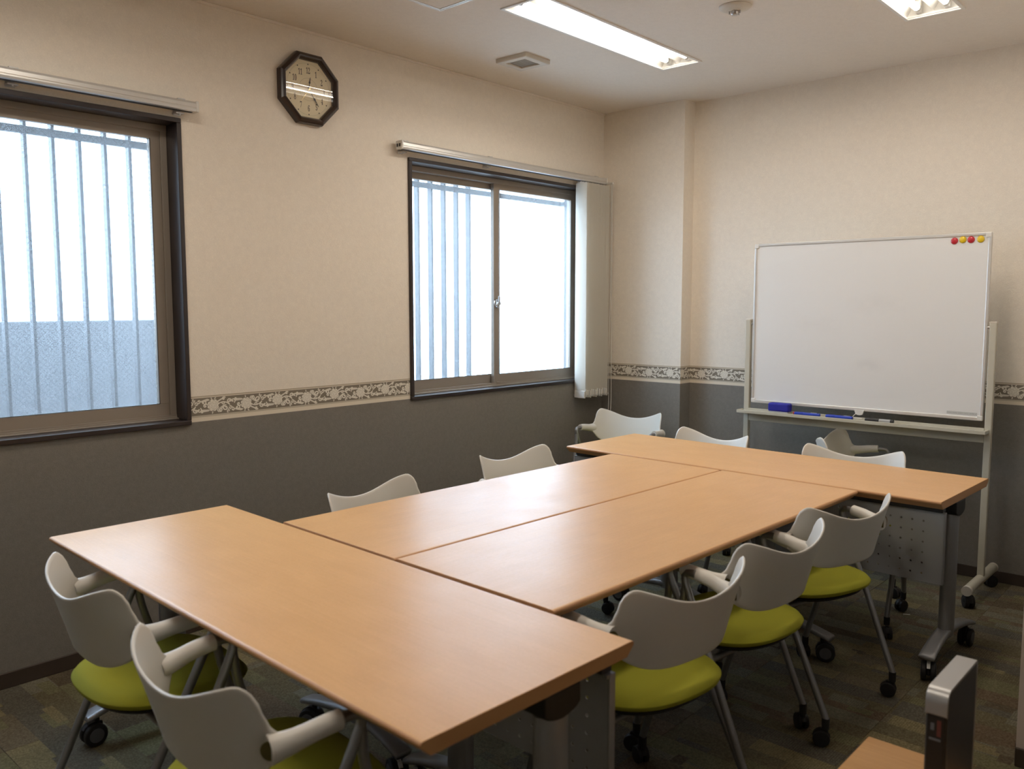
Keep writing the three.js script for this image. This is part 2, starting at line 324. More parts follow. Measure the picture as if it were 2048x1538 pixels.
// ---------------------------------------------------------------- windows
function windowUnit(n, z0, z1) {
  const g = structGroup('window_' + n), [y0, y1] = WY, f = 0.02;
  // casing of dark wood lining the opening
  part('casing', [rspan(-0.2, 0.014, y1 - f, y1, z0, z1, 0.003), rspan(-0.2, 0.014, y0, y0 + f, z0, z1, 0.003), rspan(-0.2, 0.014, y0 + f, y1 - f, z0, z0 + f, 0.003), rspan(-0.2, 0.014, y0 + f, y1 - f, z1 - f, z1, 0.003)], M.casing, g);
  const a0 = z0 + f, a1 = z1 - f, b0 = y0 + f, b1 = y1 - f;
  part('frame', [rspan(-0.155, -0.078, b1 - 0.028, b1, a0, a1, 0.002), rspan(-0.155, -0.075, b0, b0 + 0.012, a0, a1, 0.002), rspan(-0.078, -0.06, b0, b0 + 0.006, a0, a1, 0.002), rspan(-0.155, -0.08, b0, b1, a0, a0 + 0.028, 0.002), rspan(-0.155, -0.08, b0, b1, a1 - 0.028, a1, 0.002), rspan(-0.086, -0.078, b0, b0 + 0.02, a0, a1, 0.001)], M.sash, g);
  const mid = (z0 + z1) / 2;
  const sash = (s0, s1, x, dim, lockSide) => {
    const s = part('sash', [rspan(x - 0.013, x + 0.013, b1 - 0.028 - 0.034, b1 - 0.026, s0, s1, 0.002), rspan(x - 0.013, x + 0.013, b0 + 0.012, b0 + 0.070, s0, s1, 0.002), rspan(x - 0.013, x + 0.013, b0 + 0.07, b1 - 0.06, s0, s0 + 0.044, 0.002), rspan(x - 0.013, x + 0.013, b0 + 0.07, b1 - 0.06, s1 - 0.044, s1, 0.002)], M.sash, g);
    part('pane', span(x - 0.003, x + 0.003, b0 + 0.066, b1 - 0.056, s0 + 0.04, s1 - 0.04), M.glass, s);
    part('gasket', [span(x + 0.0132, x + 0.0145, b0 + 0.070, b0 + 0.0725, s0 + 0.044, s1 - 0.044), span(x + 0.0132, x + 0.0145, b0 + 0.07, b1 - 0.06, s0 + 0.0415, s0 + 0.044)], M.gasket, s);
    return s;
  };
  const inner = sash(a0 + 0.028, mid + 0.045, -0.097), outer = sash(mid - 0.045, a1 - 0.028, -0.131);
  // crescent lock on the meeting stile
  part('crescent_lock', [rspan(-0.083, -0.068, 1.405, 1.455, mid + 0.012, mid + 0.034, 0.004), cyl(0.012, 0.012, 0.012, -0.064, 1.43, mid + 0.024, 'x'), rspan(-0.066, -0.056, 1.425, 1.475, mid + 0.018, mid + 0.03, 0.004), tube([[-0.062, 1.43, mid + 0.036], [-0.062, 1.418, mid + 0.05], [-0.066, 1.432, mid + 0.058], [-0.07, 1.446, mid + 0.05]], 0.004, 16, 8)], M.steel, inner);
  part('guide_block', rspan(-0.082, -0.074, b0 + 0.012, b0 + 0.026, mid - 0.01, mid + 0.03, 0.003), M.sash, inner);
  return g;
}
windowUnit(1, ...W1); windowUnit(2, ...W2);

// outside: paving, low wall and the slatted grille in front of each window
solo('paving', rspan(-14, -0.2, -0.42, -0.3, -9, 14, 0.01), M.concrete, 'pale paving outside the frosted windows', 'paving').userData.kind = 'structure';
solo('garden_wall', rspan(-1.9, -1.75, -0.3, 1.33, 1.9, 9, 0.01), M.blockWall, 'low grey block wall seen blurred through the left window', 'wall');
function grille(z0, zs, z1, label) {
  const t = thing('window_grille', label, 'grille', [0, 0, 0], 0, 'outdoor window grilles');
  part('rail', rspan(-0.262, -0.236, 2.088, 2.118, z0, z1, 0.003), M.grille, t);
  part('rail', rspan(-0.262, -0.236, 0.86, 0.89, z0, z1, 0.003), M.grille, t);
  const fin = rspan(-0.275, -0.239, 0.80, 2.22, -0.0065, 0.0065, 0.002);
  for (const z of zs) { const m = part('slat', fin, M.grille, t); m.position.z = z; }
  for (const z of [z0 + 0.02, z1 - 0.05]) part('bracket', rspan(-0.25, -0.2, 2.09, 2.116, z, z + 0.03), M.grille, t);
}
grille(3.05, Array.from({ length: 15 }, (_, k) => 3.191 + k * 0.102), 4.72, 'grey slatted metal grille outside the left window');
grille(0.24, Array.from({ length: 7 }, (_, k) => 1.15 + k * 0.103), 1.9, 'grey slatted metal grille outside the window with the drawn blind');

// ---------------------------------------------------------------- blind rails, blind
function headrail(z0, z1, label, clips, endHoles) {
  const t = thing('blind_rail', label, 'rail', [0, 0, 0], 0);
  const sh = new THREE.Shape(); // section x (out from wall) , y
  [[0.022, 0], [0.030, -0.002], [0.058, -0.002], [0.066, 0], [0.068, 0.008], [0.067, 0.014], [0.0685, 0.016], [0.067, 0.03], [0.062, 0.039], [0.026, 0.039], [0.022, 0.034]].forEach(([x, y], k) => (k ? sh.lineTo(x, y) : sh.moveTo(x, y)));
  const g = extrude(sh, z1 - z0 - 0.02); g.translate(0, 2.216, z0 + 0.01);
  part('rail_body', g, M.alu, t);
  part('slot', rspan(0.036, 0.052, 2.2115, 2.2145, z0 + 0.02, z1 - 0.02, 0.001), M.darkSteel, t);
  part('end_cap', rspan(0.020, 0.070, 2.213, 2.258, z0, z0 + 0.012, 0.004), M.whitePlastic, t);
  const cap = part('end_cap', rspan(0.020, 0.070, 2.213, 2.258, z1 - 0.012, z1, 0.004), M.whitePlastic, t);
  part('cord_hole', [rspan(0.028, 0.040, 2.226, 2.242, z1 - 0.002, z1 + 0.0012, 0.001), rspan(0.046, 0.058, 2.226, 2.242, z1 - 0.002, z1 + 0.0012, 0.001)], M.darkSteel, cap);
  for (const z of clips) {
    part('bracket', [rspan(0.0, 0.05, 2.256, 2.262, z - 0.016, z + 0.016, 0.001), rspan(0.0, 0.004, 2.2, 2.262, z - 0.016, z + 0.016, 0.001), rspan(0.0, 0.034, 2.203, 2.209, z - 0.018, z + 0.018, 0.001), cyl(0.004, 0.004, 0.008, 0.03, 2.202, z)], M.steel, t);
  }
  return t;
}
headrail(3.035, 4.70, 'long silver blind rail above the left window', [3.10, 3.72, 4.40]);
headrail(0.165, 1.945, 'silver blind rail above the right window with small square end holes', [1.90, 1.27, 0.26]);
{
  const t = thing('vertical_blind', 'cream vertical fabric blind drawn into a bundle at the window corner', 'blind');
  part('runner_stem', tube([[0.044, 2.2065, 0.19], [0.044, 2.2065, 0.46]], 0.003, 4, 6), M.whitePlastic, t);
  const n = 13;
  for (let k = 0; k < n; k++) {
    const z = 0.20 + k * 0.0205, w = 0.098, sw = 0.008 * Math.sin(k * 2.3), y0 = 0.815 + (k % 3) * 0.004;
    // slightly bowed slat, standing out from the wall
    const P = new THREE.PlaneGeometry(w, 2.20 - y0, 8, 1), p = P.attributes.position;
    for (let i = 0; i < p.count; i++) { const x = p.getX(i); p.setZ(i, 0.006 * (1 - (x / (w / 2)) ** 2)); }
    P.computeVertexNormals();
    const back = P.clone(); { const q = back.attributes.position; for (let i = 0; i < q.count; i++) q.setZ(i, q.getZ(i) - 0.0012); const ix = back.index.array; for (let i = 0; i < ix.length; i += 3) { const a = ix[i]; ix[i] = ix[i + 2]; ix[i + 2] = a; } back.computeVertexNormals(); }
    const s = part('slat', [P, back], M.blind, t);
    s.position.set(0.062 + sw * 0.3, (2.20 + y0) / 2, z); s.rotation.y = -0.12 + sw;
    const wgt = part('weight', rbox(w * 0.94, 0.048, 0.006, 0.0025, 0, 0, 0), M.whitePlastic, s); wgt.position.set(0, -(2.20 - y0) / 2 + 0.024, 0.003);
    part('hanger', rbox(0.02, 0.02, 0.003, 0.001, 0, 0, 0), M.whitePlastic, s).position.set(0, (2.20 - y0) / 2 - 0.002, 0.004);
  }
  const chain = []; for (let k = 0; k < n - 1; k++) { const z = 0.20 + k * 0.0205; chain.push(tube([[0.012, 0.835, z], [0.008, 0.826, z + 0.01], [0.012, 0.835, z + 0.0205]], 0.0016, 8, 6), tube([[0.112, 0.835, z], [0.117, 0.826, z + 0.01], [0.112, 0.835, z + 0.0205]], 0.0016, 8, 6)); }
  part('bead_chain', chain, M.steel, t);
  const c = part('pull_cord', [tube([[0.105, 2.22, 0.176], [0.108, 1.6, 0.178], [0.10, 1.1, 0.18], [0.106, 0.78, 0.185], [0.110, 0.65, 0.20], [0.118, 0.622, 0.212]], 0.0022, 60, 7), tube([[0.112, 2.22, 0.176], [0.118, 1.6, 0.18], [0.124, 1.1, 0.185], [0.140, 0.78, 0.205], [0.136, 0.65, 0.215], [0.120, 0.622, 0.212]], 0.0022, 60, 7), rspan(0.071, 0.118, 2.214, 2.226, 0.168, 0.182, 0.003)], M.cord, t, 'pale looped cord with a tassel');
  part('tassel', [cyl(0.006, 0.008, 0.07, 0.119, 0.585, 0.212, 'y', 16), cyl(0.003, 0.006, 0.012, 0.119, 0.626, 0.212, 'y', 16)], M.whitePlastic, c);
}

// ---------------------------------------------------------------- clock
{
  const t = thing('wall_clock', 'octagonal dark wood wall clock with cream dial between the windows', 'clock', [0, 2.42, 2.46]);
  const oct = (r) => { const s = new THREE.Shape(); for (let k = 0; k < 8; k++) { const a = (k + 0.5) * Math.PI / 4, q = r / Math.cos(Math.PI / 8); const x = Math.cos(a) * q, y = Math.sin(a) * q; k ? s.lineTo(x, y) : s.moveTo(x, y); } s.closePath(); return s; };
  // frame: swept eight-sided moulding
  const prof = [[0.160, 0.001], [0.160, 0.022], [0.157, 0.030], [0.150, 0.036], [0.143, 0.040], [0.137, 0.038], [0.134, 0.031], [0.131, 0.027], [0.128, 0.020], [0.128, 0.001]];
  const pos = [], idx = [];
  for (let k = 0; k <= 8; k++) for (const [r, d] of prof) { const a = (k + 0.5) * Math.PI / 4, q = r / Math.cos(Math.PI / 8); pos.push(d, Math.sin(a) * q, -Math.cos(a) * q); }
  const m = prof.length; for (let k = 0; k < 8; k++) for (let i = 0; i < m - 1; i++) { const a = k * m + i, b = a + 1, c = a + m, d = c + 1; idx.push(a, b, c, b, d, c); }
  let g = new THREE.BufferGeometry(); g.setAttribute('position', new THREE.Float32BufferAttribute(pos, 3)); g.setIndex(idx); g = g.toNonIndexed(); g.computeVertexNormals(); g.setAttribute('uv', new THREE.Float32BufferAttribute(new Float32Array(g.attributes.position.count * 2), 2));
  part('frame', g, M.clockWood, t);
  // dial print
  const S = 1024, cv = document.createElement('canvas'); cv.width = cv.height = S; const c = cv.getContext('2d');
  c.fillStyle = '#e9dcbc'; c.fillRect(0, 0, S, S); c.translate(S / 2, S / 2);
  c.strokeStyle = '#b0a382'; c.lineWidth = 4; c.beginPath(); c.arc(0, 0, 190, 0, 7); c.stroke(); c.lineWidth = 3; c.beginPath(); c.arc(0, 0, 440, 0, 7); c.stroke();
  c.fillStyle = '#332c22'; c.textAlign = 'center'; c.textBaseline = 'middle';
  for (let k = 1; k <= 12; k++) { const a = k * Math.PI / 6, x = Math.sin(a), y = -Math.cos(a); c.save(); c.translate(x * 322, y * 322); c.scale(0.62, 1.18); c.font = 'bold 124px serif'; c.fillText(String(k), 0, 0); c.restore(); c.beginPath(); c.arc(x * 428, y * 428, 11, 0, 7); c.fill(); }
  const tex = new THREE.CanvasTexture(cv); tex.colorSpace = THREE.SRGBColorSpace; tex.magFilter = THREE.LinearFilter;
  const face = new THREE.ShapeGeometry(oct(0.130)); { const p = face.attributes.position, uv = face.attributes.uv; for (let i = 0; i < p.count; i++) uv.setXY(i, p.getX(i) / 0.272 + 0.5, p.getY(i) / 0.272 + 0.5); } face.rotateY(Math.PI / 2).translate(0.012, 0, 0);
  const dial = part('dial', face, std({ map: tex, roughness: 0.7 }), t, 'cream dial with thin black numerals');
  const handShape = (l, w, spade) => { const s = new THREE.Shape(); s.moveTo(-w, -0.012); s.lineTo(w, -0.012); s.lineTo(w * 0.8, l * 0.45); if (spade) { s.lineTo(w * 3.4, l * 0.58); s.lineTo(w * 1.6, l * 0.66); s.lineTo(w * 0.6, l); s.lineTo(-w * 0.6, l); s.lineTo(-w * 1.6, l * 0.66); s.lineTo(-w * 3.4, l * 0.58); } else { s.lineTo(w * 0.4, l); s.lineTo(-w * 0.4, l); } s.lineTo(-w * 0.8, l * 0.45); s.closePath(); return extrude(s, 0.0008); };
  const place = (geo, deg, x) => geo.rotateZ(-deg * Math.PI / 180).rotateY(Math.PI / 2).translate(x, 0, 0);
  part('hour_hand', place(handShape(0.056, 0.0016, true), 10, 0.0145), M.hand, t);
  part('minute_hand', place(handShape(0.088, 0.0015, true), 144, 0.0165), M.hand, t);
  part('second_hand', place(handShape(0.072, 0.001, false), 217, 0.0185).clone(), M.gold, t);
  part('hub', cyl(0.004, 0.004, 0.01, 0.017, 0, 0, 'x', 16), M.gold, t);
  const gl = extrude(oct(0.1305), 0.002); gl.rotateY(Math.PI / 2).translate(0.0235, 0, 0);
  part('glass', gl, M.clearGlass, t);
  part('backing', extrude(oct(0.13), 0.009).rotateY(Math.PI / 2).translate(0.001, 0, 0), M.clockWood, t);
}

// ---------------------------------------------------------------- ceiling fittings
LIGHTS.forEach(([a, b, z0, z1], n) => {
  const t = thing('ceiling_light', ['recessed two tube fluorescent ceiling light nearest the windows', 'recessed two tube fluorescent ceiling light above the whiteboard side', 'recessed fluorescent ceiling light above the near table, out of the picture on the window side', 'recessed fluorescent ceiling light above the near table, out of the picture on the right'][n], 'ceiling light', [(a + b) / 2, HC, (z0 + z1) / 2], 0, 'recessed fluorescent lights');
  const w = b - a, l = z1 - z0, hw = w / 2, hl = l / 2;
  const rimPiece = (x0, x1, p0, p1) => rspan(x0, x1, -0.006, 0.002, p0, p1, 0.002);
  part('rim', [rimPiece(-hw - 0.008, -hw + 0.007, -hl - 0.008, hl + 0.008), rimPiece(hw - 0.007, hw + 0.008, -hl - 0.008, hl + 0.008), rimPiece(-hw, hw, -hl - 0.008, -hl + 0.007), rimPiece(-hw, hw, hl - 0.007, hl + 0.008)], M.enamel, t);
  // pressed reflector: two troughs and a ridge between them
  const sec = [[-hw + 0.002, 0.0], [-hw + 0.03, 0.055], [-0.085, 0.066], [-0.03, 0.06], [0, 0.012], [0.03, 0.06], [0.085, 0.066], [hw - 0.03, 0.055], [hw - 0.002, 0.0], [hw - 0.002, 0.1], [-hw + 0.002, 0.1]];
  const s = new THREE.Shape(); sec.forEach(([x, y], k) => (k ? s.lineTo(x, y) : s.moveTo(x, y))); s.closePath();
  part('reflector', extrude(s, l - 0.004).translate(0, 0, -hl + 0.002), M.enamel, t);
  part('end_plate', rspan(-hw + 0.002, hw - 0.002, 0, 0.1, -hl + 0.001, -hl + 0.012, 0.002), M.enamel, t);
  part('end_plate', rspan(-hw + 0.002, hw - 0.002, 0, 0.1, hl - 0.012, hl - 0.001, 0.002), M.enamel, t);
  for (const x of [-0.058, 0.058]) {
    const tb = part('fluorescent_tube', cyl(0.0145, 0.0145, l - 0.115, x, 0.026, 0, 'z', 20), M.tubeGlow, t);
    for (const e of [-1, 1]) {
      part('tube_cap', cyl(0.0148, 0.0148, 0.018, x, 0.026, e * (hl - 0.0485), 'z', 20), M.steel, tb);
      part('lamp_holder', rspan(x - 0.012, x + 0.012, 0.008, 0.062, e > 0 ? hl - 0.04 : -hl + 0.012, e > 0 ? hl - 0.012 : -hl + 0.04, 0.004), M.whitePlastic, t);
    }
    const L = new THREE.RectAreaLight(LAMP.color, LAMP.power, 0.029, l - 0.115);
    L.name = 'tube_light'; L.rotation.x = -Math.PI / 2; L.position.set(x, 0.0105, 0); t.add(L);
  }
});
{
  const t = thing('ceiling_vent', 'square cream ceiling vent with grey grille near the window wall', 'vent', [0.43, HC, 1.425], 0.03);
  const s = new THREE.Shape(); s.moveTo(-0.1, -0.1); s.lineTo(0.1, -0.1); s.lineTo(0.1, 0.1); s.lineTo(-0.1, 0.1); s.closePath();
  const h = new THREE.Path(); h.moveTo(-0.062, -0.062); h.lineTo(-0.062, 0.062); h.lineTo(0.062, 0.062); h.lineTo(0.062, -0.062); h.closePath(); s.holes.push(h);
  part('frame', extrude(s, 0.016, 0.005, 3).rotateX(Math.PI / 2).translate(0, -0.001, 0), M.vent, t);
  part('filter', rspan(-0.063, 0.063, -0.006, -0.002, -0.063, 0.063, 0.001), M.ventMesh, t);
  for (let k = 0; k < 12; k++) part('slat', rspan(-0.062, 0.062, -0.0125, -0.0065, -0.0585 + k * 0.0104, -0.0585 + k * 0.0104 + 0.0045, 0.001), M.ventSlat, t);
  part('latch', rspan(0.05, 0.07, -0.021, -0.016, 0.094, 0.1, 0.001), M.vent, t);
}
{
  const t = thing('heat_detector', 'round cream fire detector with metal centre on the ceiling', 'detector', [1.622, HC, 1.405]);
  part('base', lathe([[0.0, -0.02], [0.028, -0.02], [0.034, -0.017], [0.05, -0.014], [0.063, -0.009], [0.068, -0.003], [0.068, 0], [0, 0]], 40), M.vent, t);
  part('sensor', [lathe([[0, -0.036], [0.012, -0.036], [0.016, -0.032], [0.018, -0.024], [0.018, -0.019], [0, -0.019]], 24), ...[0, 1, 2, 3, 4].map((k) => cyl(0.0025, 0.0025, 0.014, Math.cos(k * 1.257) * 0.023, -0.025, Math.sin(k * 1.257) * 0.023, 'y', 8))], M.steel, t);
}
{
  const t = thing('access_hatch', 'square ceiling access hatch with thin silver double frame', 'hatch', [0.884, HC, 2.45]);
  const ring = (a, b) => [rspan(-a, a, -0.006, 0, -a, -b, 0.001), rspan(-a, a, -0.006, 0, b, a, 0.001), rspan(-a, -b, -0.006, 0, -b, b, 0.001), rspan(b, a, -0.006, 0, -b, b, 0.001)];
  part('outer_frame', ring(0.226, 0.217), M.alu, t); part('inner_frame', ring(0.2145, 0.206), M.alu, t);
  part('panel', rspan(-0.206, 0.206, -0.004, 0, -0.206, 0.206, 0.001), M.ceiling, t);
}

// ---------------------------------------------------------------- casters
function casterParts(r, w, gap) { // twin wheels about the x axis, hood between
  const wheel = (x) => { const g = lathe([[0.0001, -w / 2], [r * 0.86, -w / 2], [r * 0.97, -w / 2 + 0.002], [r, -w / 4], [r, w / 4], [r * 0.97, w / 2 - 0.002], [r * 0.86, w / 2], [0.0001, w / 2]], 28); return g.rotateZ(Math.PI / 2).translate(x, r, 0); };
  return { wheels: [wheel(-gap / 2 - w / 2), wheel(gap / 2 + w / 2)], hubs: [cyl(r * 0.62, r * 0.62, 0.002, -gap / 2 - w - 0.0005, r, 0, 'x', 20), cyl(r * 0.62, r * 0.62, 0.002, gap / 2 + w + 0.0005, r, 0, 'x', 20)] };
}

// ---------------------------------------------------------------- tables
const TY = -0.0298;
const t2w = (x, z) => { const c = Math.cos(TY), s = Math.sin(TY); return [1.5 + c * (x - 1.5) + s * (z - 2.4), 2.4 - s * (x - 1.5) + c * (z - 2.4)]; };
const topGeo = (() => { // section across the depth, undercut long edges
  const s = new THREE.Shape(), d = 0.3; // shape x = depth, y = height
  s.moveTo(-d + 0.024, 0.668); s.lineTo(d - 0.024, 0.668); s.lineTo(d - 0.003, 0.688); s.bezierCurveTo(d + 0.002, 0.694, d - 0.002, 0.700, d - 0.010, 0.700); s.lineTo(-d + 0.010, 0.700); s.bezierCurveTo(-d + 0.002, 0.700, -d - 0.002, 0.694, -d + 0.003, 0.688); s.closePath();
  const e = 1.8 - 0.003; const g = extrude(s, e - 0.003, 0.0015, 2, 8).translate(0, 0, -e / 2 + 0.003); g.rotateY(Math.PI / 2);
  return g;
})();
const topSplit = (() => { // faces that look up carry the laminate, all others the edge colour
  const g = plain(topGeo), p = g.attributes.position, n = g.attributes.normal, up = [], rest = [];
  for (let i = 0; i < p.count; i += 3) { const a = V().fromBufferAttribute(p, i), b = V().fromBufferAttribute(p, i + 1), c = V().fromBufferAttribute(p, i + 2); const nn = b.clone().sub(a).cross(c.clone().sub(a)).normalize(); (nn.y > 0.9 ? up : rest).push(i); }
  const pick = (L) => { const q = new THREE.BufferGeometry(), P = [], Nn = []; for (const i of L) for (let k = 0; k < 3; k++) { P.push(p.getX(i + k), p.getY(i + k), p.getZ(i + k)); Nn.push(n.getX(i + k), n.getY(i + k), n.getZ(i + k)); } q.setAttribute('position', new THREE.Float32BufferAttribute(P, 3)); q.setAttribute('normal', new THREE.Float32BufferAttribute(Nn, 3)); return metric(q); };
  return [pick(up), pick(rest)];
})();
function makeTable() {
  const t = thing('folding_table', '', 'table');
  const top = part('table_top', topSplit[0], M.wood, t);
  part('edge_band', topSplit[1], M.woodEdge, top, 'darker orange edge band');
  part('beam', [rspan(-0.886, 0.886, 0.646, 0.668, -0.240, -0.205, 0.003), rspan(-0.84, 0.84, 0.612, 0.664, -0.094, -0.038, 0.006), rspan(-0.84, 0.84, 0.642, 0.667, 0.12, 0.15, 0.003)], M.darkSteel, t);
  // perforated modesty panel
  const s = new THREE.Shape(); s.moveTo(-0.893, 0.372); s.lineTo(0.893, 0.372); s.lineTo(0.893, 0.645); s.lineTo(-0.893, 0.645); s.closePath();
  for (let i = 0; i < 9; i++) for (let j = 0; j < 6; j++) for (const e of [-1, 1]) { if (i === 8 && j % 2) continue; const p = new THREE.Path(); p.absarc(e * (0.820 - i * 0.0405), 0.606 - j * 0.0405, 0.0042, 0, Math.PI * 2, true); s.holes.push(p); }
  const pg = new THREE.ExtrudeGeometry(s, { depth: 0.0025, bevelEnabled: false, curveSegments: 5 }).translate(0, 0, -0.241);
  const panel = part('modesty_panel', pg, M.panel, t);
  part('flange', [rspan(0.889, 0.895, 0.372, 0.645, -0.241, -0.221, 0.001), rspan(-0.895, -0.889, 0.372, 0.645, -0.241, -0.221, 0.001), rspan(-0.893, 0.893, 0.637, 0.645, -0.241, -0.214, 0.001)], M.silver, panel);
  for (const e of [-1, 1]) {
    const x = e * 0.866, LZ = 0.066;
    const leg = part('leg', [(() => { const q = new THREE.Shape(); q.absellipse(0, 0, 0.027, 0.044, 0, Math.PI * 2); return extrude(q, 0.49, 0, 1, 16).rotateX(-Math.PI / 2).translate(x, 0.125, -LZ); })(), rspan(x - 0.003, x + 0.003, 0.13, 0.60, 0.0435 - LZ, 0.0455 - LZ, 0.001)], M.silver, t);
    // arched foot: section widened along its run
    const pos = [], idx = [], K = 20, ring = 10;
    for (let k = 0; k <= K; k++) {
      const z = -0.220 + 0.516 * k / K, q = Math.abs(z) / (z < 0 ? 0.220 : 0.296), yt = 0.158 - 0.052 * q ** 1.7, th = 0.030 - 0.010 * q, w = 0.026 + 0.004 * q;
      for (let i = 0; i < ring; i++) { const a = i / ring * Math.PI * 2, cx = Math.cos(a), cy = Math.sin(a); pos.push(x + w * Math.sign(cx) * Math.abs(cx) ** 0.55, yt - th / 2 + th / 2 * Math.sign(cy) * Math.abs(cy) ** 0.55, z - LZ); }
    }
    for (let k = 0; k < K; k++) for (let i = 0; i < ring; i++) { const a = k * ring + i, b = k * ring + (i + 1) % ring; idx.push(a, b, a + ring, b, b + ring, a + ring); }
    for (const k of [0, K]) for (let i = 1; i < ring - 1; i++) { const o = k * ring; k ? idx.push(o, o + i, o + i + 1) : idx.push(o, o + i + 1, o + i); }
    const fg = new THREE.BufferGeometry(); fg.setAttribute('position', new THREE.Float32BufferAttribute(pos, 3)); fg.setIndex(idx); fg.computeVertexNormals();
    part('foot', fg, M.silver, leg);
    part('hinge_bracket', [(() => { const q = new THREE.Shape(); q.moveTo(-0.055, 0.667); q.lineTo(0.055, 0.667); q.lineTo(0.055, 0.628); q.quadraticCurveTo(0.045, 0.612, 0, 0.608); q.quadraticCurveTo(-0.045, 0.612, -0.055, 0.628); q.closePath(); return extrude(q, 0.06, 0.003, 2).rotateY(-Math.PI / 2).translate(x + 0.03, 0, -LZ); })()], M.black, t);
    for (const f of [-1, 1]) {
      const cp = casterParts(0.037, 0.019, 0.014), c = part('caster', [...cp.wheels, cyl(0.008, 0.008, 0.05, 0, 0.085, -0.012, 'y', 12), rbox(0.016, 0.05, 0.05, 0.006, 0, 0.048, -0.004)], M.rubber, t);
      for (const h of cp.hubs) part('hub', h, M.hub, c);
      part('brake_lever', [(() => { const q = new THREE.Shape(); q.absarc(0, 0.037, 0.0395, 0.55, 2.0, false); q.absarc(0, 0.037, 0.034, 2.0, 0.55, true); q.closePath(); return extrude(q, 0.012).rotateY(-Math.PI / 2).translate(0.006, 0, 0); })()], f < 0 ? M.enamel : M.darkSteel, c);
      c.position.set(x, 0, f > 0 ? 0.206 : -0.255); c.rotation.y = f > 0 ? 0.25 + e * 0.2 : Math.PI - 0.3 * e;
    }
  }
  return t;
}
function copyOf(root, [x, y, z], turn, label, group) {
  const r = root.clone(); r.name = numbered(root.name.replace(/_\d{3}$/, '')); scene.add(r);
  r.position.set(x, y, z); r.rotation.y = turn; r.userData = { label, category: root.userData.category, group };
  return r;
}
const tableSpots = [
  [1.569, 3.606, 0, 'orange wood folding table set crosswise nearest the camera'],
  [1.329, 2.397, -Math.PI / 2, 'orange wood folding table lengthwise in the middle, on the window side'],
  [1.930, 2.397, Math.PI / 2, 'orange wood folding table lengthwise in the middle, on the right with three chairs'],
  [1.629, 1.179, Math.PI, 'orange wood folding table set crosswise in front of the whiteboard'],
];
const table0 = makeTable();
tableSpots.forEach(([x, z, a, label], i) => {
  const [wx, wz] = t2w(x, z);
  if (i) copyOf(table0, [wx, 0, wz], a + TY, label, 'four folding tables pushed together');
  else { table0.position.set(wx, 0, wz); table0.rotation.y = a + TY; table0.userData.label = label; table0.userData.group = 'four folding tables pushed together'; }
});

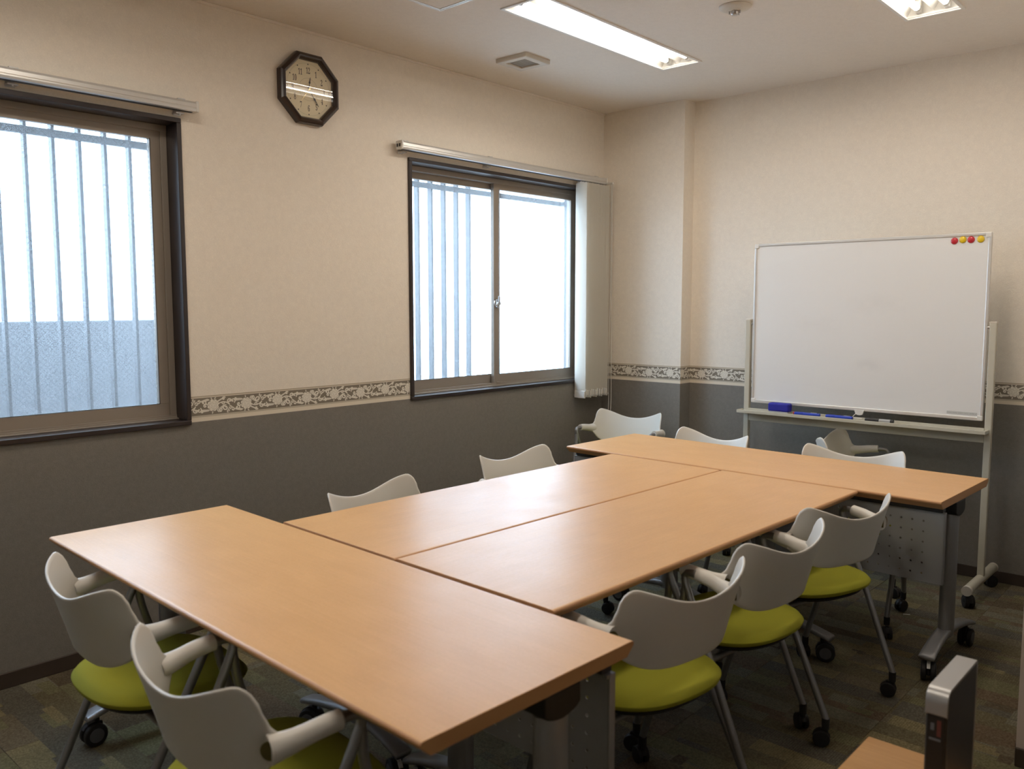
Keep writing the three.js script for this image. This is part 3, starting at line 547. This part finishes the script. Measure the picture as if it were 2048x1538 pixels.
// ---------------------------------------------------------------- chairs
function shellGeo() {
  const nu = 48, nv = 22, th = 0.0075;
  const yb = (u) => 0.527 + 0.080 * (1 - Math.sqrt(Math.max(0, 1 - Math.abs(u) ** 4.0)));
  const yt = (u) => { const a = Math.abs(u), s = Math.min(1, a / 0.93); let y = 0.696 + 0.054 * (s ** 2.1 * (1.35 - 0.35 * s ** 3)); if (a > 0.91) { const k = (a - 0.91) / 0.09; y -= 0.036 * (1 - Math.sqrt(Math.max(0, 1 - k * k))); } return y; };
  const half = (y) => { const K = [[0.45, 0.205], [0.52, 0.212], [0.58, 0.222], [0.62, 0.238], [0.645, 0.240], [0.67, 0.232], [0.70, 0.229], [0.75, 0.228]]; for (let i = 0; i < K.length - 1; i++) if (y <= K[i + 1][0]) { const k = (y - K[i][0]) / (K[i + 1][0] - K[i][0]), s = k * k * (3 - 2 * k); return K[i][1] + (K[i + 1][1] - K[i][1]) * s; } return 0.22; };
  const zc = (y) => 0.158 + 0.080 * Math.pow(Math.max(0, (y - 0.45) / 0.29), 1.15);
  const front = [], P = (u, v) => { const y = yb(u) + (yt(u) - yb(u)) * v, w = half(y), x = u * w, a = Math.abs(x) / 0.225; return V(x, y, zc(y) - 0.085 * a * a * (0.38 + 0.62 * a * a)); };
  for (let j = 0; j <= nv; j++) for (let i = 0; i <= nu; i++) { const t = i / nu * 2 - 1, u = Math.sign(t) * (1 - (1 - Math.abs(t)) ** 1.35); front.push(P(u, j / nv)); }
  const id = (i, j) => j * (nu + 1) + i, nrm = [];
  for (let j = 0; j <= nv; j++) for (let i = 0; i <= nu; i++) { const a = front[id(Math.max(0, i - 1), j)], b = front[id(Math.min(nu, i + 1), j)], c = front[id(i, Math.max(0, j - 1))], d = front[id(i, Math.min(nv, j + 1))]; let n = b.clone().sub(a).cross(d.clone().sub(c)); if (n.length() < 1e-9) n.set(0, 0, 1); nrm.push(n.normalize()); }
  // n points towards +z (back); build two skins and a rounded rim
  const pos = [], idx = [], n1 = (nu + 1) * (nv + 1);
  for (let k = 0; k < n1; k++) { const p = front[k].clone().addScaledVector(nrm[k], -th / 2); pos.push(p.x, p.y, p.z); }
  for (let k = 0; k < n1; k++) { const p = front[k].clone().addScaledVector(nrm[k], th / 2); pos.push(p.x, p.y, p.z); }
  for (let j = 0; j < nv; j++) for (let i = 0; i < nu; i++) { const a = id(i, j), b = id(i + 1, j), c = id(i, j + 1), d = id(i + 1, j + 1); idx.push(a, c, b, b, c, d, n1 + a, n1 + b, n1 + c, n1 + b, n1 + d, n1 + c); }
  const loop = []; for (let i = 0; i < nu; i++) loop.push(id(i, 0)); for (let j = 0; j < nv; j++) loop.push(id(nu, j)); for (let i = nu; i > 0; i--) loop.push(id(i, nv)); for (let j = nv; j > 0; j--) loop.push(id(0, j));
  const mid0 = pos.length / 3, C = V(0, 0.6, 0.15);
  for (let k = 0; k < loop.length; k++) { const a = front[loop[(k + loop.length - 1) % loop.length]], b = front[loop[(k + 1) % loop.length]], p = front[loop[k]], n = nrm[loop[k]]; const o = b.clone().sub(a).cross(n); if (o.length() < 1e-9) o.copy(p).sub(C); o.normalize(); const q = p.clone().addScaledVector(o, 0.0032); pos.push(q.x, q.y, q.z); }
  for (let k = 0; k < loop.length; k++) { const a = loop[k], b = loop[(k + 1) % loop.length], m = mid0 + k, m2 = mid0 + (k + 1) % loop.length; idx.push(a, b, m, b, m2, m, n1 + a, m, n1 + b, n1 + b, m, m2); }
  let g = new THREE.BufferGeometry(); g.setAttribute('position', new THREE.Float32BufferAttribute(pos, 3)); g.setIndex(idx);
  g = mergeVertices(g, 1e-6); g.computeVertexNormals(); return g;
}
function padGeo(y0, y1, scale, dome) { // rounded seat: outline times rounded edge profile
  const nA = 72, prof = [[0, y1 + dome], [0.35, y1 + dome * 0.9], [0.65, y1 + dome * 0.55], [0.86, y1 + dome * 0.1], [0.95, y1 - 0.006], [0.99, y1 - 0.017], [1.0, (y0 + y1) / 2], [0.98, y0 + 0.008], [0.93, y0 + 0.002], [0.8, y0], [0, y0]];
  const out = (a) => { const c = Math.cos(a), s = Math.sin(a), e = s > 0 ? 2.5 : 3.6, r = (Math.abs(c) ** e + Math.abs(s) ** e) ** (-1 / e); return [c * r * 0.218 * scale, s * r * (s > 0 ? 0.190 : 0.215) * scale]; };
  const pos = [], idx = [];
  for (const [q, y] of prof) for (let i = 0; i < nA; i++) { const [x, z] = out(i / nA * Math.PI * 2); const fall = z < 0 ? -0.012 * (q * Math.abs(z) / 0.215) ** 3 : 0.006 * (q * z / 0.2) ** 2; pos.push(x * q, y + fall, z * q); }
  for (let j = 0; j < prof.length - 1; j++) for (let i = 0; i < nA; i++) { const a = j * nA + i, b = j * nA + (i + 1) % nA; idx.push(a, b, a + nA, b, b + nA, a + nA); }
  let g = new THREE.BufferGeometry(); g.setAttribute('position', new THREE.Float32BufferAttribute(pos, 3)); g.setIndex(idx);
  g = mergeVertices(g, 1e-6); g.computeVertexNormals();
  const p = g.attributes.position, uv = new Float32Array(p.count * 2); for (let i = 0; i < p.count; i++) { uv[2 * i] = p.getX(i); uv[2 * i + 1] = p.getZ(i) + p.getY(i); } g.setAttribute('uv', new THREE.BufferAttribute(uv, 2));
  return g;
}
function makeChair() {
  const t = thing('office_chair', '', 'chair');
  part('backrest', shellGeo(), M.shell, t);
  const seat = part('seat', padGeo(0.414, 0.450, 1, 0.012), M.seat, t);
  part('seat_pan', padGeo(0.396, 0.416, 0.86, 0), M.black, seat);
  for (const e of [-1, 1]) {
    // sleeve of the armrest, flared where it leaves the back
    const A = [[e * 0.240, 0.628, 0.126], [e * 0.248, 0.632, 0.085], [e * 0.256, 0.640, 0.035], [e * 0.259, 0.644, -0.012]], c = new THREE.CatmullRomCurve3(A.map((p) => V(...p)));
    const R = (k) => 0.0215 + 0.007 * Math.pow(Math.max(0, 1 - k / 0.6), 2) - 0.0015 * k;
    const g = new THREE.TubeGeometry(c, 24, 1, 20); { const p = g.attributes.position; for (let j = 0; j <= 24; j++) { const o = c.getPointAt(j / 24); for (let i = 0; i <= 20; i++) { const k = j * 21 + i; p.setXYZ(k, o.x + (p.getX(k) - o.x) * R(j / 24) * 0.9, o.y + (p.getY(k) - o.y) * R(j / 24), o.z + (p.getZ(k) - o.z) * R(j / 24)); } } g.computeVertexNormals(); }
    const end = new THREE.CircleGeometry(0.0185, 20).rotateY(Math.PI).translate(...A[3]), rear0 = new THREE.CircleGeometry(0.0265, 20).translate(...A[0]);
    const arm = part('armrest', [g, end, rear0], M.shell, t);
    part('end_cap', [cyl(0.0172, 0.0172, 0.008, 0, 0, 0, 'z', 24).rotateY(e * 0.5).translate(e * 0.243, 0.628, 0.1255)], M.olive, arm);
    const rear = part('leg', bent([[e * 0.258, 0.643, 0.0], [e * 0.260, 0.645, -0.075], [e * 0.238, 0.088, 0.196]], 0.0112, 0.042), M.tubeMetal, t);
    const frontLeg = part('leg', bent([[e * 0.2595, 0.612, -0.058], [e * 0.256, 0.54, -0.066], [e * 0.236, 0.088, -0.196]], 0.0112, 0.03), M.tubeMetal, t);
    for (const [leg, z, turn] of [[rear, 0.196, 0.5], [frontLeg, -0.196, -0.35]]) {
      const cp = casterParts(0.0265, 0.015, 0.008);
      const hood = new THREE.SphereGeometry(0.0285, 20, 10, 0, Math.PI * 2, 0, Math.PI * 0.42).scale(0.72, 1, 1.02).translate(0, 0.0265, 0);
      const cs = part('caster', [...cp.wheels, hood, rbox(0.012, 0.03, 0.03, 0.004, 0, 0.045, 0.006), cyl(0.0125, 0.012, 0.035, 0, 0.075, 0.012, 'y', 14)], M.rubber, leg);
      cs.position.set(e * 0.237, 0, z); cs.rotation.y = turn * e;
      cs.children.length;
      cs.translateZ(-0.012);
    }
  }
  part('crossbar', [tube([[-0.248, 0.372, 0.058], [0.248, 0.372, 0.058]], 0.010, 4, 10), tube([[-0.247, 0.372, -0.113], [0.247, 0.372, -0.113]], 0.010, 4, 10), rspan(-0.10, -0.07, 0.372, 0.400, -0.12, 0.07, 0.004), rspan(0.07, 0.10, 0.372, 0.400, -0.12, 0.07, 0.004)], M.tubeMetal, t);
  return t;
}
const D2R = Math.PI / 180;
const chairSpots = [
  [2.208, 2.955, 81.6, 'white chair with green seat at the right table, nearest the camera of the three'],
  [2.207, 2.420, 84.4, 'white chair with green seat in the middle of the three along the right table'],
  [2.210, 1.867, 72.9, 'white chair with green seat beside the perforated panel of the far table'],
  [1.222, 3.834, -3.5, 'white chair with green seat at the near table, on the window wall side'],
  [1.907, 3.907, -2.6, 'white chair cut by the bottom of the picture at the near table'],
  [1.092, 2.829, -81.9, 'white chair back showing over the window side table, nearer the camera'],
  [0.996, 1.946, -92.0, 'white chair back showing over the window side table, farther towards the corner'],
  [1.206, 0.960, 171.1, 'white chair back showing behind the far table, left of the whiteboard'],
  [2.002, 0.985, -172.0, 'white chair back showing behind the far table, below the marker tray'],
  [0.420, 0.530, -173.7, 'white chair standing in the corner below the drawn blind'],
  [1.885, 0.395, -82, 'white chair turned sideways beneath the whiteboard tray'],
];
const chair0 = makeChair();
chairSpots.forEach(([x, z, a, label], i) => {
  if (i) copyOf(chair0, [x, 0, z], a * D2R, label, 'white shell chairs');
  else { chair0.position.set(x, 0, z); chair0.rotation.y = a * D2R; chair0.userData.label = label; chair0.userData.group = 'white shell chairs'; }
});

// ---------------------------------------------------------------- whiteboard on its stand
{
  const t = thing('whiteboard_stand', 'large whiteboard in a wheeled beige metal stand by the far wall', 'whiteboard');
  const x0 = 1.198, x1 = 2.398, y0 = 0.862, y1 = 1.764, z = 0.300;
  // faint wiped smudges on the writing surface
  const smudge = data(256, (i, j, k) => { const u = i / 256, v = j / 256, q = (a, b, r) => Math.exp(-(((u - a) / r) ** 2 + ((v - b) / (r * 0.55)) ** 2)); const n = n32[(j * 2) * N + i * 2]; const d = (q(0.545, 0.27, 0.06) * 0.8 + q(0.56, 0.62, 0.11) * 0.4 + q(0.3, 0.5, 0.12) * 0.25) * (0.35 + n * 0.9) * 9; return [228 - d, 228 - d, 227 - d]; });
  const bg = rspan(x0 + 0.012, x1 - 0.012, y0 + 0.012, y1 - 0.012, z - 0.012, z + 0.003, 0.001); { const p = bg.attributes.position, uv = bg.attributes.uv; for (let i = 0; i < p.count; i++) uv.setXY(i, (p.getX(i) - x0) / (x1 - x0), (p.getY(i) - y0) / (y1 - y0)); }
  const board = part('board', bg, phys({ map: smudge, roughness: 0.32, clearcoat: 0.3, clearcoatRoughness: 0.25 }), t);
  part('board_frame', [rspan(x0 + 0.02, x1 - 0.02, y1 - 0.016, y1, z - 0.016, z + 0.008, 0.004), rspan(x0 + 0.02, x1 - 0.02, y0, y0 + 0.018, z - 0.016, z + 0.010, 0.004), rspan(x0, x0 + 0.014, y0 + 0.02, y1 - 0.02, z - 0.016, z + 0.008, 0.004), rspan(x1 - 0.014, x1, y0 + 0.02, y1 - 0.02, z - 0.016, z + 0.008, 0.004)], M.alu, board);
  for (const [x, y] of [[x0, y0], [x1, y0], [x0, y1], [x1, y1]]) part('corner_cap', rspan(Math.min(x, x + (x === x0 ? 0.026 : -0.026)), Math.max(x, x + (x === x0 ? 0.026 : -0.026)), Math.min(y, y + (y === y0 ? 0.026 : -0.026)), Math.max(y, y + (y === y0 ? 0.026 : -0.026)), z - 0.017, z + 0.010, 0.005), M.whitePlastic, board);
  // maker plate, printed with a line of small type
  const cv = document.createElement('canvas'); cv.width = 512; cv.height = 48; const c = cv.getContext('2d'); c.fillStyle = '#9c9c9a'; c.fillRect(0, 0, 512, 48); c.fillStyle = '#c9c9c6'; c.fillRect(5, 5, 502, 38); c.fillStyle = '#8a8a88'; for (let k = 0; k < 46; k++) if (k % 9 !== 7) c.fillRect(16 + k * 10.5, 17 + (k % 3), 6, 13 - (k % 2) * 3);
  const tx = new THREE.CanvasTexture(cv); tx.colorSpace = THREE.SRGBColorSpace; tx.magFilter = THREE.LinearFilter;
  const plate = new THREE.BoxGeometry(0.135, 0.013, 0.001).translate(2.305, 0.893, z + 0.0036); part('maker_plate', plate, std({ map: tx, roughness: 0.5 }), board);
  part('lock_tab', [(() => { const s = new THREE.Shape(); s.moveTo(-0.026, 0.012); s.lineTo(0.026, 0.012); s.lineTo(0.018, -0.012); s.quadraticCurveTo(0, -0.02, -0.018, -0.012); s.closePath(); return extrude(s, 0.006, 0.001).translate(1.815, 0.857, z + 0.008); })(), tube([[1.80, 0.85, z + 0.012], [1.79, 0.835, z + 0.03], [1.80, 0.829, z + 0.045], [1.84, 0.829, z + 0.046]], 0.0018, 16, 6)], M.whitePlastic, board);
  for (const x of [1.172, 2.424]) {
    const post = part('post', [rspan(x - 0.0155, x + 0.0155, 0.10, 1.335, z - 0.014, z + 0.014, 0.004)], M.standPaint, t);
    part('post_cap', rspan(x - 0.016, x + 0.016, 1.333, 1.341, z - 0.0145, z + 0.0145, 0.003), M.vent, post);
    part('pivot', cyl(0.006, 0.006, 0.03, x + (x < 2 ? 0.02 : -0.02), 1.313, z, 'x', 12), M.steel, post);
    const foot = part('foot', tube([[x, 0.088, 0.07], [x, 0.088, 0.535]], 0.0225, 6, 20), M.standPaint, t);
    part('foot_cap', [cyl(0.0235, 0.0235, 0.02, x, 0.088, 0.542, 'z', 20), cyl(0.0235, 0.0235, 0.02, x, 0.088, 0.063, 'z', 20)], M.vent, foot);
    for (const [cz, tw] of [[0.51, 0.6], [0.105, 2.4]]) { const cp = casterParts(0.030, 0.018, 0.008); const cs = part('caster', [...cp.wheels, new THREE.SphereGeometry(0.033, 20, 12, 0, Math.PI * 2, 0, Math.PI * 0.5).scale(0.8, 1, 1).translate(0, 0.030, 0)], M.rubber, foot); cs.position.set(x, 0, cz); cs.rotation.y = tw; }
  }
  part('crossbar', rspan(1.187, 2.409, 0.757, 0.806, z - 0.010, z + 0.012, 0.003), M.standPaint, t);
  part('marker_tray', [rspan(1.148, 2.43, 0.812, 0.816, z + 0.014, z + 0.082, 0.0015), rspan(1.148, 2.43, 0.806, 0.824, z + 0.078, z + 0.084, 0.002), rspan(1.187, 2.409, 0.806, 0.83, z + 0.012, z + 0.016, 0.001), rspan(1.148, 1.156, 0.806, 0.824, z + 0.014, z + 0.08, 0.002), rspan(2.422, 2.43, 0.806, 0.824, z + 0.014, z + 0.08, 0.002)], M.standPaint, t);
  part('tray_badge', rspan(2.36, 2.385, 0.8225, 0.825, z + 0.079, z + 0.0835, 0.001), M.labelGrey, t);
  // magnets
  const dome = lathe([[0.0001, 0.009], [0.007, 0.0085], [0.0125, 0.0065], [0.0158, 0.003], [0.0165, 0], [0.0001, 0]], 28).rotateX(Math.PI / 2);
  [[2.235, M.magnetRed, 'leftmost red round magnet on the whiteboard corner'], [2.272, M.magnetYellow, 'yellow round magnet between the two red ones on the whiteboard'], [2.308, M.magnetRed, 'red round magnet between the two yellow ones on the whiteboard'], [2.350, M.magnetYellow, 'rightmost yellow round magnet in the whiteboard corner']].forEach(([x, m, label], k) => { const g = solo('magnet', dome, m, label, 'magnet', 'round magnets on the whiteboard'); g.position.set(x, [1.729, 1.733, 1.7315, 1.7315][k], z + 0.003); });
  // eraser
  const e = thing('eraser', 'blue block eraser on the whiteboard tray', 'eraser', [1.392, 0.816, z + 0.046]);
  part('felt', rspan(-0.056, 0.056, 0, 0.014, -0.024, 0.024, 0.003), M.labelGrey, e); part('grip', rbox(0.122, 0.048, 0.052, 0.01, 0, 0.036, 0), M.blue, e);
  const pen = (x, turn, body, cap, lab, label) => {
    const p = thing('marker', label, 'marker', [x, 0.8265, z + 0.05], turn);
    part('barrel', [lathe([[0.0001, -0.062], [0.0075, -0.062], [0.0085, -0.059], [0.0085, 0.022], [0.0001, 0.022]], 20).rotateZ(-Math.PI / 2)], body, p);
    part('cap', [lathe([[0.0001, 0.022], [0.0095, 0.022], [0.0095, 0.055], [0.0085, 0.064], [0.006, 0.068], [0.0001, 0.068]], 20).rotateZ(-Math.PI / 2)], cap, p);
    p.scale.setScalar(1.1);
    part('printed_label', [cyl(0.00865, 0.00865, 0.05, -0.022, 0, 0, 'x', 20)], lab, p);
    return p;
  };
  const p1 = pen(1.553, Math.PI + 0.03, M.markerBlue, M.markerBlue, M.markerBlue, 'blue marker lying next to the blue eraser');
  part('end_plug', cyl(0.0078, 0.0078, 0.006, 0.069, 0, 0, 'x', 16), M.redCap, p1); part('sticker', rbox(0.03, 0.0006, 0.007, 0.0002, -0.03, 0.0088, 0.0), M.labelWhite, p1);
  const p2 = pen(1.728, Math.PI, M.markerBlue, M.markerBlue, M.markerBlue, 'blue marker lying next to the white lock tab'); part('sticker', rbox(0.03, 0.0006, 0.007, 0.0002, -0.034, 0.0088, 0.0), M.labelWhite, p2);
  pen(1.935, Math.PI + 0.02, M.markerBlack, M.markerBlack, M.labelGrey, 'black marker with a grey label on the whiteboard tray');
}

// ---------------------------------------------------------------- low desk and upright computer at the right
{
  const t = thing('side_table', 'low orange wood side table at the bottom right corner', 'table', [2.755, 0, 2.787]);
  part('table_top', rspan(0, 0.62, 0.356, 0.38, 0, 0.62, 0.003), M.desk, t);
  for (const [x, z] of [[0.05, 0.05], [0.57, 0.05], [0.05, 0.57], [0.57, 0.57]]) part('leg', rspan(x - 0.02, x + 0.02, 0, 0.356, z - 0.02, z + 0.02, 0.003), M.silver, t);
  part('apron', [rspan(0.05, 0.57, 0.31, 0.356, 0.04, 0.055, 0.002), rspan(0.05, 0.57, 0.31, 0.356, 0.565, 0.58, 0.002), rspan(0.04, 0.055, 0.31, 0.356, 0.05, 0.57, 0.002)], M.silver, t);
  const top = 0.645, x0 = 2.946, x1 = 2.986, z0 = 2.805, z1 = 3.03, b = 0.38;
  const p = thing('desktop_computer', 'slim upright computer with silver top and black sides at the bottom right', 'computer', [(x0 + x1) / 2, b, (z0 + z1) / 2]);
  const h = top - b, hd = (z1 - z0) / 2, hw = (x1 - x0) / 2, s = new THREE.Shape(), R = 0.03, R2 = 0.008; // section in z,y : band over back, top, front
  const outer = [[-hd, 0.0], [-hd, h - R2], ['q', -hd, h, -hd + R2, h], [hd - R, h], ['q', hd, h, hd, h - R], [hd, h - 0.05], [hd - 0.006, h - 0.055], [hd - 0.006, h - R], ['q', hd - 0.007, h - 0.006, hd - R, h - 0.006], [-hd + R2, h - 0.006], ['q', -hd + 0.006, h - 0.006, -hd + 0.006, h - R2], [-hd + 0.006, 0.0]];
  outer.forEach((q, k) => { if (q[0] === 'q') s.quadraticCurveTo(q[1], q[2], q[3], q[4]); else k ? s.lineTo(q[0], q[1]) : s.moveTo(q[0], q[1]); }); s.closePath();
  part('shell', extrude(s, 2 * hw, 0.001, 2, 14).rotateY(-Math.PI / 2).translate(hw, 0, 0), M.pcShell, p);
  const s2 = new THREE.Shape(); s2.moveTo(-hd + 0.006, 0); s2.lineTo(hd - 0.008, 0); s2.lineTo(hd - 0.008, h - R); s2.quadraticCurveTo(hd - 0.009, h - 0.0065, hd - R, h - 0.0065); s2.lineTo(-hd + 0.006, h - 0.0065); s2.closePath();
  part('body', extrude(s2, 2 * hw - 0.001, 0.001, 1, 14).rotateY(-Math.PI / 2).translate(hw - 0.0005, 0, 0), M.pcSide, p);
  const frontPanel = part('front_panel', rspan(-hw + 0.003, hw - 0.003, 0.004, h - 0.052, hd - 0.008, hd - 0.003, 0.002), M.black, p);
  part('red_label', rspan(0.002, 0.010, h - 0.096, h - 0.062, hd - 0.003, hd - 0.0022, 0.0003), M.tag, frontPanel);
  part('port', [rspan(-0.010, -0.003, h - 0.085, h - 0.07, hd - 0.003, hd - 0.0022, 0.0003), rspan(-0.012, 0.010, h - 0.106, h - 0.101, hd - 0.003, hd - 0.0015, 0.0005)], M.hub, frontPanel);
}
// scrap of paper on the carpet
{ const [sx, sz] = [2.240, 0.801]; const g = solo('paper_scrap', rbox(0.03, 0.0015, 0.009, 0.0007), M.paper, 'tiny white paper scrap on the carpet below the far table', 'scrap'); g.position.set(sx, 0.001, sz); g.rotation.y = 0.5; }

renderer.render(scene, camera);
